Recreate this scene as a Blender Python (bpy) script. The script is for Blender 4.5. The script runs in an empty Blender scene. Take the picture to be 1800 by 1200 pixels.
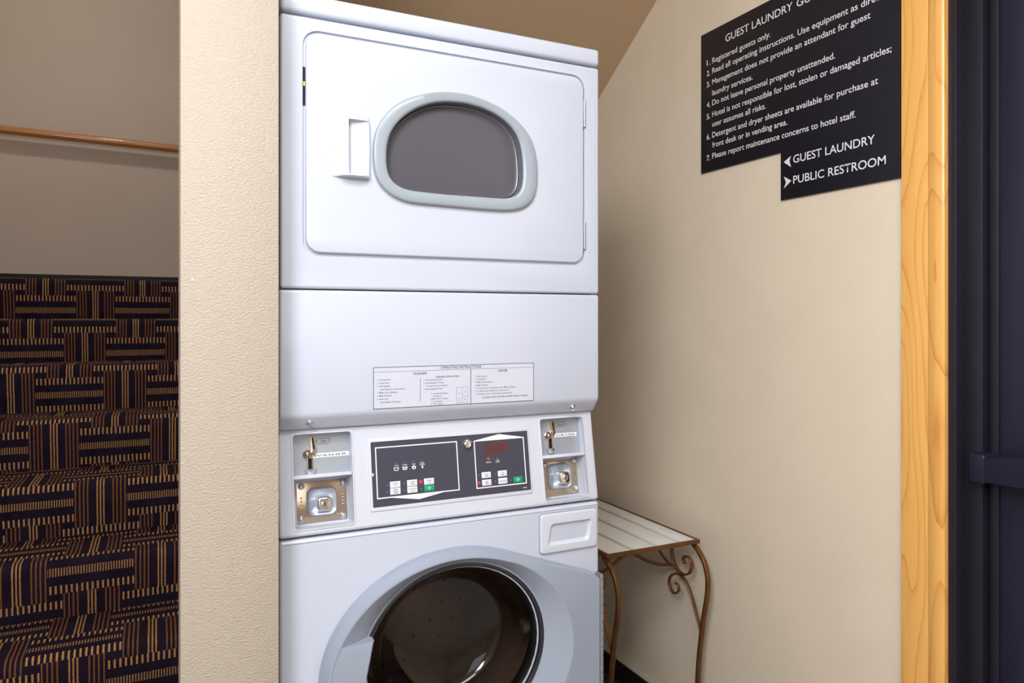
import bpy, bmesh, math, random
from mathutils import Vector, Matrix
from mathutils.geometry import tessellate_polygon
random.seed(7)
S = bpy.context.scene
COL = S.collection
PI = math.pi
V = Vector

# ------------------------------------------------------------------ camera, world, lights, exposure
cam_d = bpy.data.cameras.new('camera')
cam_d.sensor_width = 36.0
cam_d.lens = 1280 / 1800 * 36.0
cam_d.shift_y = -39 / 1800
cam_d.clip_start = 0.02
cam = bpy.data.objects.new('camera', cam_d)
COL.objects.link(cam)
cam.location = (0, 0, 1.39)
cam.rotation_euler = (PI / 2, 0, -math.atan(625 / 1280))
S.camera = cam

world = bpy.data.worlds.new('world')
S.world = world
world.use_nodes = True
world.node_tree.nodes['Background'].inputs[0].default_value = (0.02, 0.022, 0.03, 1)
world.node_tree.nodes['Background'].inputs[1].default_value = 1.0


def area(name, loc, size, power, col, aim=None, size_y=None):
    l = bpy.data.lights.new(name, 'AREA')
    l.energy = power
    l.color = col
    l.shape = 'RECTANGLE'
    l.size = size
    l.size_y = size_y or size
    o = bpy.data.objects.new(name, l)
    COL.objects.link(o)
    o.location = loc
    if aim is not None:
        o.rotation_euler = (V(aim) - V(loc)).to_track_quat('-Z', 'Y').to_euler()
    return o


area('hall_ceiling_lamp', (0.15, 0.10, 2.70), 1.3, 33, (0.94, 0.965, 1.0), size_y=0.5)
area('added_side_fill', (-0.92, -0.55, 2.45), 0.7, 62, (0.935, 0.96, 1.0), aim=(1.55, 1.5, 1.15), size_y=0.8)  # unseen fill light, added to brighten the right wall
area('added_rear_fill', (-0.5, -2.1, 2.0), 1.2, 12, (0.94, 0.96, 1.0), aim=(0.9, 1.4, 1.1), size_y=1.4)  # weak fill added behind the camera to lift the lower machine front
area('stair_ceiling_lamp', (-0.3, 3.6, 4.15), 0.16, 17, (1.0, 0.95, 0.92))

S.view_settings.view_transform = 'Standard'
S.view_settings.look = 'None'
S.view_settings.exposure = -0.07
S.view_settings.gamma = 1.0
S.view_settings.use_curve_mapping = False


# ------------------------------------------------------------------ materials
def lin(c):
    return tuple((x / 255 / 12.92 if x / 255 <= 0.04045 else ((x / 255 + 0.055) / 1.055) ** 2.4) for x in c)


class X:
    """tiny expression builder over math nodes"""
    nt = None

    def __init__(s, sock): s.s = sock

    @staticmethod
    def m(op, *a):
        n = X.nt.nodes.new('ShaderNodeMath')
        n.operation = op
        for i, v in enumerate(a):
            if isinstance(v, X): X.nt.links.new(v.s, n.inputs[i])
            else: n.inputs[i].default_value = v
        return X(n.outputs[0])

    def __add__(s, o): return X.m('ADD', s, o)
    def __radd__(s, o): return X.m('ADD', o, s)
    def __sub__(s, o): return X.m('SUBTRACT', s, o)
    def __rsub__(s, o): return X.m('SUBTRACT', o, s)
    def __mul__(s, o): return X.m('MULTIPLY', s, o)
    def __rmul__(s, o): return X.m('MULTIPLY', o, s)
    def __truediv__(s, o): return X.m('DIVIDE', s, o)
    def fract(s): return X.m('FRACT', s)
    def abs(s): return X.m('ABSOLUTE', s)
    def lt(s, o): return X.m('LESS_THAN', s, o)
    def gt(s, o): return X.m('GREATER_THAN', s, o)
    def mx(s, o): return X.m('MAXIMUM', s, o)


def base_mat(name):
    m = bpy.data.materials.new(name)
    m.use_nodes = True
    nt = m.node_tree
    return m, nt, nt.nodes['Principled BSDF']


def pmat(name, rgb, rough=0.5, metal=0.0, noise=0.0, nscale=40, bump=0.0, bscale=200, coat=0.0, stretch=(1, 1, 1), emit=None, estr=0.0, bdist=0.002, spec=0.5):
    m, nt, b = base_mat(name)
    c = lin(rgb)
    b.inputs['Base Color'].default_value = (*c, 1)
    b.inputs['Roughness'].default_value = rough
    b.inputs['Metallic'].default_value = metal
    b.inputs['Coat Weight'].default_value = coat
    b.inputs['Coat Roughness'].default_value = 0.08
    b.inputs['Specular IOR Level'].default_value = spec
    if emit:
        b.inputs['Emission Color'].default_value = (*lin(emit), 1)
        b.inputs['Emission Strength'].default_value = estr
    if noise or bump:
        tc = nt.nodes.new('ShaderNodeTexCoord')
        mp = nt.nodes.new('ShaderNodeMapping')
        mp.inputs['Scale'].default_value = stretch
        nt.links.new(tc.outputs['Object'], mp.inputs[0])
    if noise:
        n = nt.nodes.new('ShaderNodeTexNoise')
        n.inputs['Scale'].default_value = nscale
        n.inputs['Detail'].default_value = 5
        nt.links.new(mp.outputs[0], n.inputs[0])
        r = nt.nodes.new('ShaderNodeValToRGB')
        r.color_ramp.elements[0].position = 0.3
        r.color_ramp.elements[1].position = 0.7
        r.color_ramp.elements[0].color = (*[x * (1 - noise) for x in c], 1)
        r.color_ramp.elements[1].color = (*[min(1, x * (1 + noise)) for x in c], 1)
        nt.links.new(n.outputs[0], r.inputs[0])
        nt.links.new(r.outputs[0], b.inputs['Base Color'])
    if bump:
        n2 = nt.nodes.new('ShaderNodeTexNoise')
        n2.inputs['Scale'].default_value = bscale
        n2.inputs['Detail'].default_value = 3
        nt.links.new(mp.outputs[0], n2.inputs[0])
        bp = nt.nodes.new('ShaderNodeBump')
        bp.inputs['Strength'].default_value = bump
        bp.inputs['Distance'].default_value = bdist
        nt.links.new(n2.outputs[0], bp.inputs['Height'])
        nt.links.new(bp.outputs[0], b.inputs['Normal'])
    return m


def oak_mat():
    m, nt, b = base_mat('oak')
    X.nt = nt
    tc = nt.nodes.new('ShaderNodeTexCoord')
    sp = nt.nodes.new('ShaderNodeSeparateXYZ')
    nt.links.new(tc.outputs['Object'], sp.inputs[0])
    y, z, x = X(sp.outputs[1]), X(sp.outputs[2]), X(sp.outputs[0])

    def noise(sx, sz, det=2, off=0.0):
        cb = nt.nodes.new('ShaderNodeCombineXYZ')
        nt.links.new((y * sx + off).s, cb.inputs[0])
        nt.links.new((z * sz).s, cb.inputs[1])
        nt.links.new((x * sx).s, cb.inputs[2])
        n = nt.nodes.new('ShaderNodeTexNoise')
        n.inputs['Scale'].default_value = 1
        n.inputs['Detail'].default_value = det
        nt.links.new(cb.outputs[0], n.inputs[0])
        return X(n.outputs[0])
    rings = ((noise(9, 1.6, 1, 3.1) * 9 + noise(60, 9, 3) * 0.22) + y * 16).fract()
    line = X.m('POWER', rings, 7.0) * (noise(30, 5, 2, 9) * 0.7 + 0.25)
    fine = X.m('POWER', noise(420, 9, 2), 3.0)
    f = X.m('MINIMUM', line * 0.95 + fine * 0.55, 1.0)
    r = nt.nodes.new('ShaderNodeValToRGB')
    e = r.color_ramp.elements
    e[0].color = (*lin((240, 182, 100)), 1)
    e[1].color = (*lin((200, 120, 42)), 1)
    nt.links.new(f.s, r.inputs[0])
    nt.links.new(r.outputs[0], b.inputs['Base Color'])
    b.inputs['Roughness'].default_value = 0.3
    b.inputs['Coat Weight'].default_value = 0.35
    b.inputs['Coat Roughness'].default_value = 0.12
    return m


def carpet_mat():
    m, nt, b = base_mat('stair_carpet')
    X.nt = nt
    uvn = nt.nodes.new('ShaderNodeUVMap')
    uvn.uv_map = 'UVMap'
    wob = nt.nodes.new('ShaderNodeTexNoise')
    wob.inputs['Scale'].default_value = 330
    wob.inputs['Detail'].default_value = 1
    nt.links.new(uvn.outputs[0], wob.inputs[0])
    sw = nt.nodes.new('ShaderNodeSeparateColor')
    nt.links.new(wob.outputs['Color'], sw.inputs[0])
    sp = nt.nodes.new('ShaderNodeSeparateXYZ')
    nt.links.new(uvn.outputs[0], sp.inputs[0])
    u = X(sp.outputs[0]) + (X(sw.outputs[0]) - 0.5) * 0.0030
    v = X(sp.outputs[1]) + (X(sw.outputs[1]) - 0.5) * 0.0034
    P, Q, HW, HH, VW = 0.37, 0.305, 0.110, 0.130, 0.075
    tot_a = None   # brown-orange strength
    tot_b = None   # bright strength
    for k in (0.0, 0.5):
        x = ((u / P + k).fract() - 0.5) * P
        y = (v / Q + k).fract() * Q
        inH = (x.abs().lt(HW)) * (y.lt(HH))
        inV = (x.abs().lt(VW)) * (y.gt(HH))
        t = y / HH
        edge = X.m('MAXIMUM', t.lt(0.19), t.gt(0.81))
        mid = (t.gt(0.41)) * (t.lt(0.60))
        dash = (x / 0.0132).fract().lt(0.36)
        dense = (x / 0.0070).fract().lt(0.46)
        hb = inH * X.m('MAXIMUM', edge * dash, mid * dense * 0.75)
        s = x.abs()
        bright = X.m('MAXIMUM', s.lt(0.0020), (s - 0.0092).abs().lt(0.0020))
        dim = X.m('MAXIMUM', (s - 0.036).abs().lt(0.0019), (s - 0.047).abs().lt(0.0019))
        dim = X.m('MAXIMUM', dim, (s - 0.058).abs().lt(0.0019))
        dim = X.m('MAXIMUM', dim, (s - 0.070).abs().lt(0.0019))
        bead = (v / 0.0052).fract().lt(0.72) * 0.5 + 0.5
        vb = inV * (bright * bead)
        va = inV * (dim * bead)
        tot_b = hb + vb if tot_b is None else tot_b + hb + vb
        tot_a = va if tot_a is None else tot_a + va
    fib = nt.nodes.new('ShaderNodeTexNoise')
    fib.inputs['Scale'].default_value = 420
    nt.links.new(uvn.outputs[0], fib.inputs[0])
    big = nt.nodes.new('ShaderNodeTexNoise')
    big.inputs['Scale'].default_value = 14
    nt.links.new(uvn.outputs[0], big.inputs[0])

    def mix(fac, c1, c2):
        n = nt.nodes.new('ShaderNodeMix')
        n.data_type = 'RGBA'
        nt.links.new(fac.s, n.inputs[0])
        if isinstance(c1, tuple): n.inputs[6].default_value = (*c1, 1)
        else: nt.links.new(c1, n.inputs[6])
        if isinstance(c2, tuple): n.inputs[7].default_value = (*c2, 1)
        else: nt.links.new(c2, n.inputs[7])
        return n.outputs[2]
    basec = mix(X(big.outputs[0]), lin((14, 10, 18)), lin((40, 30, 48)))
    fibm = X(fib.outputs[0]) * 1.1 + 0.3
    c = mix(X.m('MINIMUM', tot_a * fibm, 1.0), basec, lin((138, 88, 46)))
    c = mix(X.m('MINIMUM', tot_b * fibm, 1.0), c, lin((188, 140, 84)))
    nt.links.new(c, b.inputs['Base Color'])
    b.inputs['Roughness'].default_value = 0.95
    b.inputs['Specular IOR Level'].default_value = 0.1
    bp = nt.nodes.new('ShaderNodeBump')
    bp.inputs['Strength'].default_value = 0.6
    bp.inputs['Distance'].default_value = 0.003
    nt.links.new(fib.outputs[0], bp.inputs['Height'])
    nt.links.new(bp.outputs[0], b.inputs['Normal'])
    return m


def see_through(name, tint, ior=1.5, rough=0.0, haze=0.0, hazec=(120, 118, 126), facing=0.0):
    """clear sheet: tinted transmission below a Fresnel reflection, with an optional diffuse grey painted in for reflected light"""
    m = bpy.data.materials.new(name)
    m.use_nodes = True
    nt = m.node_tree
    nt.nodes.remove(nt.nodes['Principled BSDF'])
    out = nt.nodes['Material Output']
    tr = nt.nodes.new('ShaderNodeBsdfTransparent')
    tr.inputs[0].default_value = (*tint, 1)
    gl = nt.nodes.new('ShaderNodeBsdfGlossy')
    gl.inputs['Roughness'].default_value = rough
    fr = nt.nodes.new('ShaderNodeFresnel')
    fr.inputs[0].default_value = ior
    src = tr.outputs[0]
    if haze:
        df = nt.nodes.new('ShaderNodeBsdfDiffuse')
        df.inputs[0].default_value = (*lin(hazec), 1)
        mh = nt.nodes.new('ShaderNodeMixShader')
        mh.inputs[0].default_value = haze
        nt.links.new(tr.outputs[0], mh.inputs[1])
        nt.links.new(df.outputs[0], mh.inputs[2])
        src = mh.outputs[0]
    mx = nt.nodes.new('ShaderNodeMixShader')
    nt.links.new(fr.outputs[0], mx.inputs[0])
    nt.links.new(src, mx.inputs[1])
    nt.links.new(gl.outputs[0], mx.inputs[2])
    nt.links.new(mx.outputs[0], out.inputs[0])
    return m


def slat_mat():
    m, nt, b = base_mat('worn_white_paint')
    tc = nt.nodes.new('ShaderNodeTexCoord')
    mp = nt.nodes.new('ShaderNodeMapping')
    mp.inputs['Scale'].default_value = (45, 4, 10)
    nt.links.new(tc.outputs['Object'], mp.inputs[0])
    n = nt.nodes.new('ShaderNodeTexNoise')
    n.inputs['Scale'].default_value = 1
    n.inputs['Detail'].default_value = 6
    n.inputs['Roughness'].default_value = 0.65
    nt.links.new(mp.outputs[0], n.inputs[0])
    r = nt.nodes.new('ShaderNodeValToRGB')
    e = r.color_ramp.elements
    e[0].position = 0.24; e[0].color = (*lin((165, 152, 132)), 1)
    e[1].position = 0.40; e[1].color = (*lin((226, 224, 218)), 1)
    nt.links.new(n.outputs[0], r.inputs[0])
    nt.links.new(r.outputs[0], b.inputs['Base Color'])
    b.inputs['Roughness'].default_value = 0.55
    return m


WALL = (234, 219, 197)
M = dict(
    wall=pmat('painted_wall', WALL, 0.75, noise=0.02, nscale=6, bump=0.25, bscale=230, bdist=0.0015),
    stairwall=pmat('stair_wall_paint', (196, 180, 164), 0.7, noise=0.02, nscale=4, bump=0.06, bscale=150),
    column=pmat('textured_plaster', (180, 168, 153), 0.55, noise=0.02, nscale=60, bump=0.5, bscale=250, bdist=0.004, stretch=(0.8, 1, 1.2)),
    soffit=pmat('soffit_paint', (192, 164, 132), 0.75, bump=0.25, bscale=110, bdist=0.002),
    ceil=pmat('ceiling_paint', (225, 220, 210), 0.9, bump=0.1, bscale=100),
    oak=oak_mat(),
    carpet=carpet_mat(),
    floor=pmat('dark_floor', (46, 37, 33), 0.8, noise=0.2, nscale=60, bump=0.2, bscale=300),
    hallfloor=pmat('hall_floor', (176, 172, 168), 0.6, noise=0.1, nscale=30, bump=0.1, bscale=200),  # out of view; kept pale so it bounces light up onto the machine
    black_trim=pmat('black_vinyl', (15, 12, 14), 0.7, noise=0.1, nscale=30),
    edge=pmat('pale_caulk', (190, 180, 165), 0.7, noise=0.05, nscale=50),
    rail=pmat('rail_wood', (184, 124, 64), 0.35, noise=0.16, nscale=30, stretch=(0.25, 3, 3), coat=0.3),
    white=pmat('white_enamel', (198, 204, 219), 0.28, noise=0.006, nscale=2, coat=0.25),
    whitep=pmat('white_plastic', (204, 208, 220), 0.38, noise=0.006, nscale=2),
    ringgrey=pmat('window_ring_grey', (156, 166, 176), 0.32, noise=0.01, nscale=3, coat=0.2),
    greyp=pmat('grey_plastic', (178, 186, 197), 0.32, noise=0.01, nscale=3, coat=0.2),
    dgrey=pmat('door_grey', (152, 161, 177), 0.3, noise=0.01, nscale=3, coat=0.2),
    zinc=pmat('zinc_plate', (176, 183, 194), 0.42, metal=0.6, noise=0.03, nscale=40),
    chrome=pmat('chrome', (222, 222, 226), 0.1, metal=1.0, noise=0.01, nscale=30),
    polished=pmat('steel_warm_reflection', (198, 178, 156), 0.2, metal=1.0, noise=0.02, nscale=20),  # warm reflection of the surroundings is put into the base colour
    gapblack=pmat('shadow_black', (8, 8, 9), 0.8, noise=0.1, nscale=30),
    darkring=pmat('dark_gloss_ring', (30, 31, 36), 0.32, noise=0.05, nscale=30, coat=0.4),
    drumgrey=pmat('dryer_drum_grey', (150, 148, 156), 0.5, metal=0.4, noise=0.12, nscale=14, stretch=(1, 1, 4)),
    steel=pmat('hinge_steel', (186, 188, 194), 0.3, metal=0.9, noise=0.03, nscale=30),
    gasket=pmat('grey_rubber', (96, 98, 106), 0.45, noise=0.04, nscale=40),
    black=pmat('black_plastic', (12, 12, 14), 0.35, noise=0.05, nscale=30),
    keypad=pmat('keypad_film', (62, 62, 78), 0.4, noise=0.03, nscale=15),
    print_white=pmat('print_white', (235, 236, 240), 0.5, noise=0.01, nscale=30),
    print_grey=pmat('print_grey', (96, 100, 116), 0.6, noise=0.01, nscale=30),
    print_black=pmat('print_black', (28, 28, 32), 0.6, noise=0.01, nscale=30),
    print_dim=pmat('unlit_diode', (118, 116, 126), 0.4, noise=0.02, nscale=30),
    button=pmat('button_white', (226, 227, 236), 0.4, noise=0.01, nscale=30),
    green=pmat('button_green', (0, 158, 112), 0.4, noise=0.03, nscale=60),
    red=pmat('lit_red_diode', (255, 30, 40), 0.4, noise=0.01, nscale=30, emit=(255, 40, 40), estr=1.6),
    display=pmat('red_display', (74, 44, 48), 0.3, noise=0.15, nscale=90, emit=(200, 70, 40), estr=0.06),
    label=pmat('label_film', (203, 207, 221), 0.4, noise=0.01, nscale=30),
    drum=pmat('drum_steel', (150, 130, 112), 0.45, metal=0.5, noise=0.08, nscale=60),
    dryerglass=see_through('dryer_window_glass', (0.35, 0.35, 0.37), 1.45, 0.12, haze=0.66, hazec=(106, 103, 112)),  # diffuse grey stands in for the blurry reflection in the pane
    washglass=see_through('washer_bowl_glass', (0.72, 0.68, 0.66), 1.5, 0.03),
    sign=pmat('sign_board', (22, 23, 35), 0.42, noise=0.05, nscale=20),
    iron=pmat('bronze_iron', (112, 72, 38), 0.36, metal=0.5, noise=0.25, nscale=26, bump=0.1, bscale=120),
    slat=slat_mat(),
    doorm=pmat('dark_bronze_aluminium', (38, 39, 58), 0.38, metal=0.35, noise=0.04, nscale=12),
    doorp=pmat('dark_bronze_reveal', (40, 37, 48), 0.42, metal=0.3, noise=0.04, nscale=12),
    doorg=pmat('dark_door_panel', (36, 38, 50), 0.3, metal=0.2, noise=0.04, nscale=10),
    chip=pmat('bare_plaster', (240, 240, 238), 0.8, noise=0.02, nscale=40),
    yellow=pmat('yellow_tag', (206, 200, 60), 0.5, noise=0.03, nscale=60),
)


# ------------------------------------------------------------------ frames and the mesh builder
class Fr:
    """a local frame on a surface: a to the right, b up, n outwards"""

    def __init__(s, o, r, u):
        s.o, s.r, s.u = V(o), V(r).normalized(), V(u).normalized()
        s.n = s.r.cross(s.u)

    def p(s, a, b, n=0.0): return s.o + s.r * a + s.u * b + s.n * n


FRONT_Y = 1.371
SLOPE = 0.032 / 0.195
F_front = Fr((0, FRONT_Y, 0), (1, 0, 0), (0, 0, 1))
F_slope = Fr((0, FRONT_Y, 0.99), (1, 0, 0), (0, SLOPE, 1))
WALL_X = 1.605
F_wall = Fr((WALL_X, 0, 0), (0, -1, 0), (0, 0, 1))       # a = -Y


def rrect(x0, x1, y0, y1, r, seg=6):
    pts = []
    for cx, cy, a0 in ((x1 - r, y1 - r, 0), (x0 + r, y1 - r, 90), (x0 + r, y0 + r, 180), (x1 - r, y0 + r, 270)):
        for i in range(seg + 1):
            a = math.radians(a0 + 90 * i / seg)
            pts.append((cx + r * math.cos(a), cy + r * math.sin(a)))
    return pts


def ellipse(cx, cy, rx, ry, n=48):
    return [(cx + rx * math.cos(2 * PI * i / n), cy + ry * math.sin(2 * PI * i / n)) for i in range(n)]


class MB:
    def __init__(s): s.bm = bmesh.new()

    def face(s, pts):
        vs = [s.bm.verts.new(p) for p in pts]
        return s.bm.faces.new(vs)

    def box(s, x0, x1, y0, y1, z0, z1, bev=0.0, seg=2, fr=None):
        """a box in world axes, or in a frame's (a, b, n)"""
        b2 = bmesh.new()
        f = (lambda a, b, c: V((a, b, c))) if fr is None else fr.p
        vs = [b2.verts.new(f(a, b, c)) for a in (x0, x1) for b in (y0, y1) for c in (z0, z1)]
        for q in ((0, 1, 3, 2), (4, 6, 7, 5), (0, 4, 5, 1), (2, 3, 7, 6), (0, 2, 6, 4), (1, 5, 7, 3)):
            b2.faces.new([vs[i] for i in q])
        bmesh.ops.recalc_face_normals(b2, faces=b2.faces)
        if bev:
            bmesh.ops.bevel(b2, geom=b2.edges[:], offset=bev, segments=seg, affect='EDGES', profile=0.5)
        s.merge(b2)
        return s

    def merge(s, b2):
        me = bpy.data.meshes.new('t')
        b2.to_mesh(me)
        b2.free()
        s.bm.from_mesh(me)
        bpy.data.meshes.remove(me)

    def loft(s, loops, cap0=False, cap1=False, closed=True):
        rows = [[s.bm.verts.new(p) for p in L] for L in loops]
        n = len(rows[0])
        for A, B in zip(rows, rows[1:]):
            for i in range(n if closed else n - 1):
                j = (i + 1) % n
                s.bm.faces.new((A[i], A[j], B[j], B[i]))
        if cap0: s.bm.faces.new(rows[0][::-1])
        if cap1: s.bm.faces.new(rows[-1])
        return s

    def plate(s, fr, outer, holes, n0, n1, bev=0.0, seg=3):
        """a flat plate with holes; front at n1, back at n0, walls all round"""
        b2 = bmesh.new()
        loops = [outer] + list(holes)
        tri = tessellate_polygon([[V((a, b, 0)) for a, b in L] for L in loops])
        flat = [p for L in loops for p in L]
        vf = [b2.verts.new(fr.p(a, b, n1)) for a, b in flat]
        vb = [b2.verts.new(fr.p(a, b, n0)) for a, b in flat]
        for t in tri:
            try:
                b2.faces.new([vf[i] for i in t]); b2.faces.new([vb[i] for i in reversed(t)])
            except ValueError: pass
        k = 0
        edge = []
        for li, L in enumerate(loops):
            for i in range(len(L)):
                a, b = k + i, k + (i + 1) % len(L)
                b2.faces.new((vf[a], vb[a], vb[b], vf[b]))
                if li == 0: edge.append((a, b))
            k += len(L)
        bmesh.ops.recalc_face_normals(b2, faces=b2.faces)
        if bev:
            es = [b2.edges.get((vf[a], vf[b])) for a, b in edge]
            es = [e for e in es if e]
            bmesh.ops.bevel(b2, geom=es, offset=bev, segments=seg, affect='EDGES', profile=0.5)
        s.merge(b2)
        return s

    def prism(s, fr, pts, n0, n1, bev=0.0, seg=2):
        b2 = bmesh.new()
        A = [b2.verts.new(fr.p(a, b, n0)) for a, b in pts]
        B = [b2.verts.new(fr.p(a, b, n1)) for a, b in pts]
        b2.faces.new(A[::-1]); top = b2.faces.new(B)
        for i in range(len(pts)):
            j = (i + 1) % len(pts)
            b2.faces.new((A[i], A[j], B[j], B[i]))
        bmesh.ops.recalc_face_normals(b2, faces=b2.faces)
        if bev:
            bmesh.ops.bevel(b2, geom=list(top.edges), offset=bev, segments=seg, affect='EDGES', profile=0.5)
        s.merge(b2)
        return s

    def tube(s, path, r, seg=10, cap=True):
        path = [V(p) for p in path]
        loops = []
        up = None
        for i, p in enumerate(path):
            t = (path[min(i + 1, len(path) - 1)] - path[max(i - 1, 0)]).normalized()
            if up is None:
                up = t.orthogonal().normalized()
            up = (up - t * up.dot(t)).normalized()
            side = t.cross(up)
            rr = r[i] if isinstance(r, (list, tuple)) else r
            loops.append([p + (up * math.cos(2 * PI * k / seg) + side * math.sin(2 * PI * k / seg)) * rr for k in range(seg)])
        s.loft(loops, cap, cap)
        return s

    def strap(s, path, across, w, t, bev=0.0012):
        """a flat bar swept along a path; w across, t in the plane of the bend"""
        path = [V(p) for p in path]
        ax = V(across).normalized()
        loops = []
        for i, p in enumerate(path):
            tg = (path[min(i + 1, len(path) - 1)] - path[max(i - 1, 0)]).normalized()
            nn = tg.cross(ax).normalized()
            h, q = w / 2, t / 2
            c = min(bev * 2, q * 0.7)
            pr = [(-h + c, -q), (h - c, -q), (h, -q + c), (h, q - c), (h - c, q), (-h + c, q), (-h, q - c), (-h, -q + c)]
            loops.append([p + ax * a + nn * b for a, b in pr])
        s.loft(loops, True, True)
        return s

    def disc(s, fr, a, b, prof, seg=24):
        """a lathe about the frame normal at (a, b): prof is (radius, n) pairs from the rim inwards"""
        loops = [[fr.p(a + r * math.cos(2 * PI * k / seg), b + r * math.sin(2 * PI * k / seg), n) for k in range(seg)] for r, n in prof]
        s.loft(loops, False, True)
        return s

    def outline(s, fr, pts, w, n0, n1):
        """a closed line of width w along a polygon"""
        c = V((sum(p[0] for p in pts) / len(pts), sum(p[1] for p in pts) / len(pts)))
        N = len(pts)
        inn = []
        for i in range(N):
            p0, p1, p2 = V(pts[i - 1]), V(pts[i]), V(pts[(i + 1) % N])
            d1, d2 = (p1 - p0).normalized(), (p2 - p1).normalized()
            n1_, n2_ = V((-d1.y, d1.x)), V((-d2.y, d2.x))
            if n1_.dot(c - p1) < 0: n1_, n2_ = -n1_, -n2_
            bi = (n1_ + n2_).normalized()
            inn.append(p1 + bi * (w / max(0.3, bi.dot(n1_))))
        s.plate(fr, [tuple(p) for p in pts], [[tuple(p) for p in inn]], n0, n1)
        return s

    def text(s, fr, a, b, txt, cap, width=None, n=0.0006, align='L', bold=0.0, t=0.0002, shear=0.0):
        cu = bpy.data.curves.new('t', 'FONT')
        cu.body = txt
        cu.size = 1.0
        cu.offset = bold
        cu.resolution_u = 4
        o = bpy.data.objects.new('t', cu)
        COL.objects.link(o)
        dg = bpy.context.evaluated_depsgraph_get()
        me = bpy.data.meshes.new_from_object(o.evaluated_get(dg))
        xs = [v.co.x for v in me.vertices]
        x0, x1 = min(xs), max(xs)
        sy = cap / 0.729
        sx = sy if width is None else width / (x1 - x0)
        off = {'L': -x0, 'C': -(x0 + x1) / 2, 'R': -x1}[align]
        b2 = bmesh.new()
        b2.from_mesh(me)
        for v in b2.verts:
            v.co = fr.p(a + (v.co.x + off) * sx, b + v.co.y * sy, n)
        s.merge(b2)
        bpy.data.objects.remove(o)
        bpy.data.curves.remove(cu)
        bpy.data.meshes.remove(me)
        return s

    def build(s, name, mat, parent=None, smooth=35, label=None, face=None):
        bmesh.ops.recalc_face_normals(s.bm, faces=s.bm.faces)
        if face is not None:            # an open sheet: turn its faces towards a direction
            s.bm.normal_update()
            if sum(f.normal.dot(V(face)) * f.calc_area() for f in s.bm.faces) < 0:
                bmesh.ops.reverse_faces(s.bm, faces=s.bm.faces)
        loc = V((0, 0, 0))
        r = parent
        while r is not None and r.parent is not None: r = r.parent
        if r is not None: loc = r.location
        if loc.length: bmesh.ops.translate(s.bm, verts=s.bm.verts, vec=-loc)
        me = bpy.data.meshes.new(name)
        s.bm.to_mesh(me)
        s.bm.free()
        me.materials.append(mat)
        if smooth:
            me.polygons.foreach_set('use_smooth', [True] * len(me.polygons))
            me.set_sharp_from_angle(angle=math.radians(smooth))
        o = bpy.data.objects.new(name, me)
        COL.objects.link(o)
        if parent is not None: o.parent = parent
        if label: o['label'] = label
        return o


def thing(name, loc, label, cat, group=None):
    o = bpy.data.objects.new(name, None)
    o.empty_display_size = 0.1
    COL.objects.link(o)
    o.location = loc
    o['label'] = label
    o['category'] = cat
    if group: o['group'] = group
    return o


def struct(o, label=None):
    o['kind'] = 'structure'
    if label: o['label'] = label
    return o


# ------------------------------------------------------------------ the room shell
CEIL, TOP = 2.75, 4.2
LEFT_X, BACK_Y, REAR_Y = -1.1, 4.9, -2.6
RISE, RUN = 0.174, 0.244
NOSE_Y = 3.43                      # nosing of the eighth tread; the landing is one step further
LAND_Y, LAND_Z = NOSE_Y + RUN, 9 * RISE

struct(MB().box(LEFT_X - .1, 1.8, 1.15, BACK_Y + .1, -0.1, 0).build('floor', M['floor']))
struct(MB().box(LEFT_X - .1, 1.8, REAR_Y - .1, 1.15, -0.1, 0).build('floor_hall', M['hallfloor']))
struct(MB().box(LEFT_X - .1, 1.8, REAR_Y - .1, 1.76, CEIL, CEIL + .1).build('ceiling', M['ceil']))
struct(MB().box(LEFT_X - .1, 1.8, 1.66, BACK_Y + .1, TOP, TOP + .1).build('ceiling_stairwell', M['ceil']))
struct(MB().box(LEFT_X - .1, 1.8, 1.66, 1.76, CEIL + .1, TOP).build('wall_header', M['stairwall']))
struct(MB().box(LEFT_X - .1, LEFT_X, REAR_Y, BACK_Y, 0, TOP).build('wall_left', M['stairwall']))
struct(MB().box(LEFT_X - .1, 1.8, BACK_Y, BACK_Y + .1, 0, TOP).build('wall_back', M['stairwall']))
struct(MB().box(LEFT_X - .1, 1.8, REAR_Y - .1, REAR_Y, 0, CEIL).build('wall_rear', M['ceil']))

DOOR_Y0, DOOR_Y1, DOOR_Z = 0.06, 1.0426, 2.36
w = MB()
w.plate(F_wall, [(-BACK_Y, 0), (-DOOR_Y1, 0), (-DOOR_Y1, DOOR_Z), (-DOOR_Y0, DOOR_Z), (-DOOR_Y0, 0), (-REAR_Y, 0), (-REAR_Y, TOP), (-BACK_Y, TOP)], [], -0.13, 0)
struct(w.build('wall_right', M['wall'], smooth=0))

# the pier between stairs and machine, and the partition behind it
pier = struct(MB().box(0.0345, 0.1893, 1.30, 1.40, 0, CEIL, bev=0.003).build('wall_pier', M['column']))
chip = MB()
chip.prism(Fr((0, 1.30, 0), (1, 0, 0), (0, 0, 1)), [(0.0515, 1.4585), (0.0535, 1.4588), (0.0530, 1.4560), (0.0555, 1.4535), (0.0515, 1.4535), (0.0522, 1.4560)], 0.0001, 0.0007)
struct(chip.build('plaster_chip', M['chip'], pier, label='small white chip in the paint'))
struct(MB().box(0.10, 0.188, 1.40, 3.60, 0, TOP).build('wall_partition', M['wall']))
struct(MB().box(0.188, WALL_X, 3.42, 3.52, 0, 1.75).build('wall_closet', M['wall']))

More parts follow.
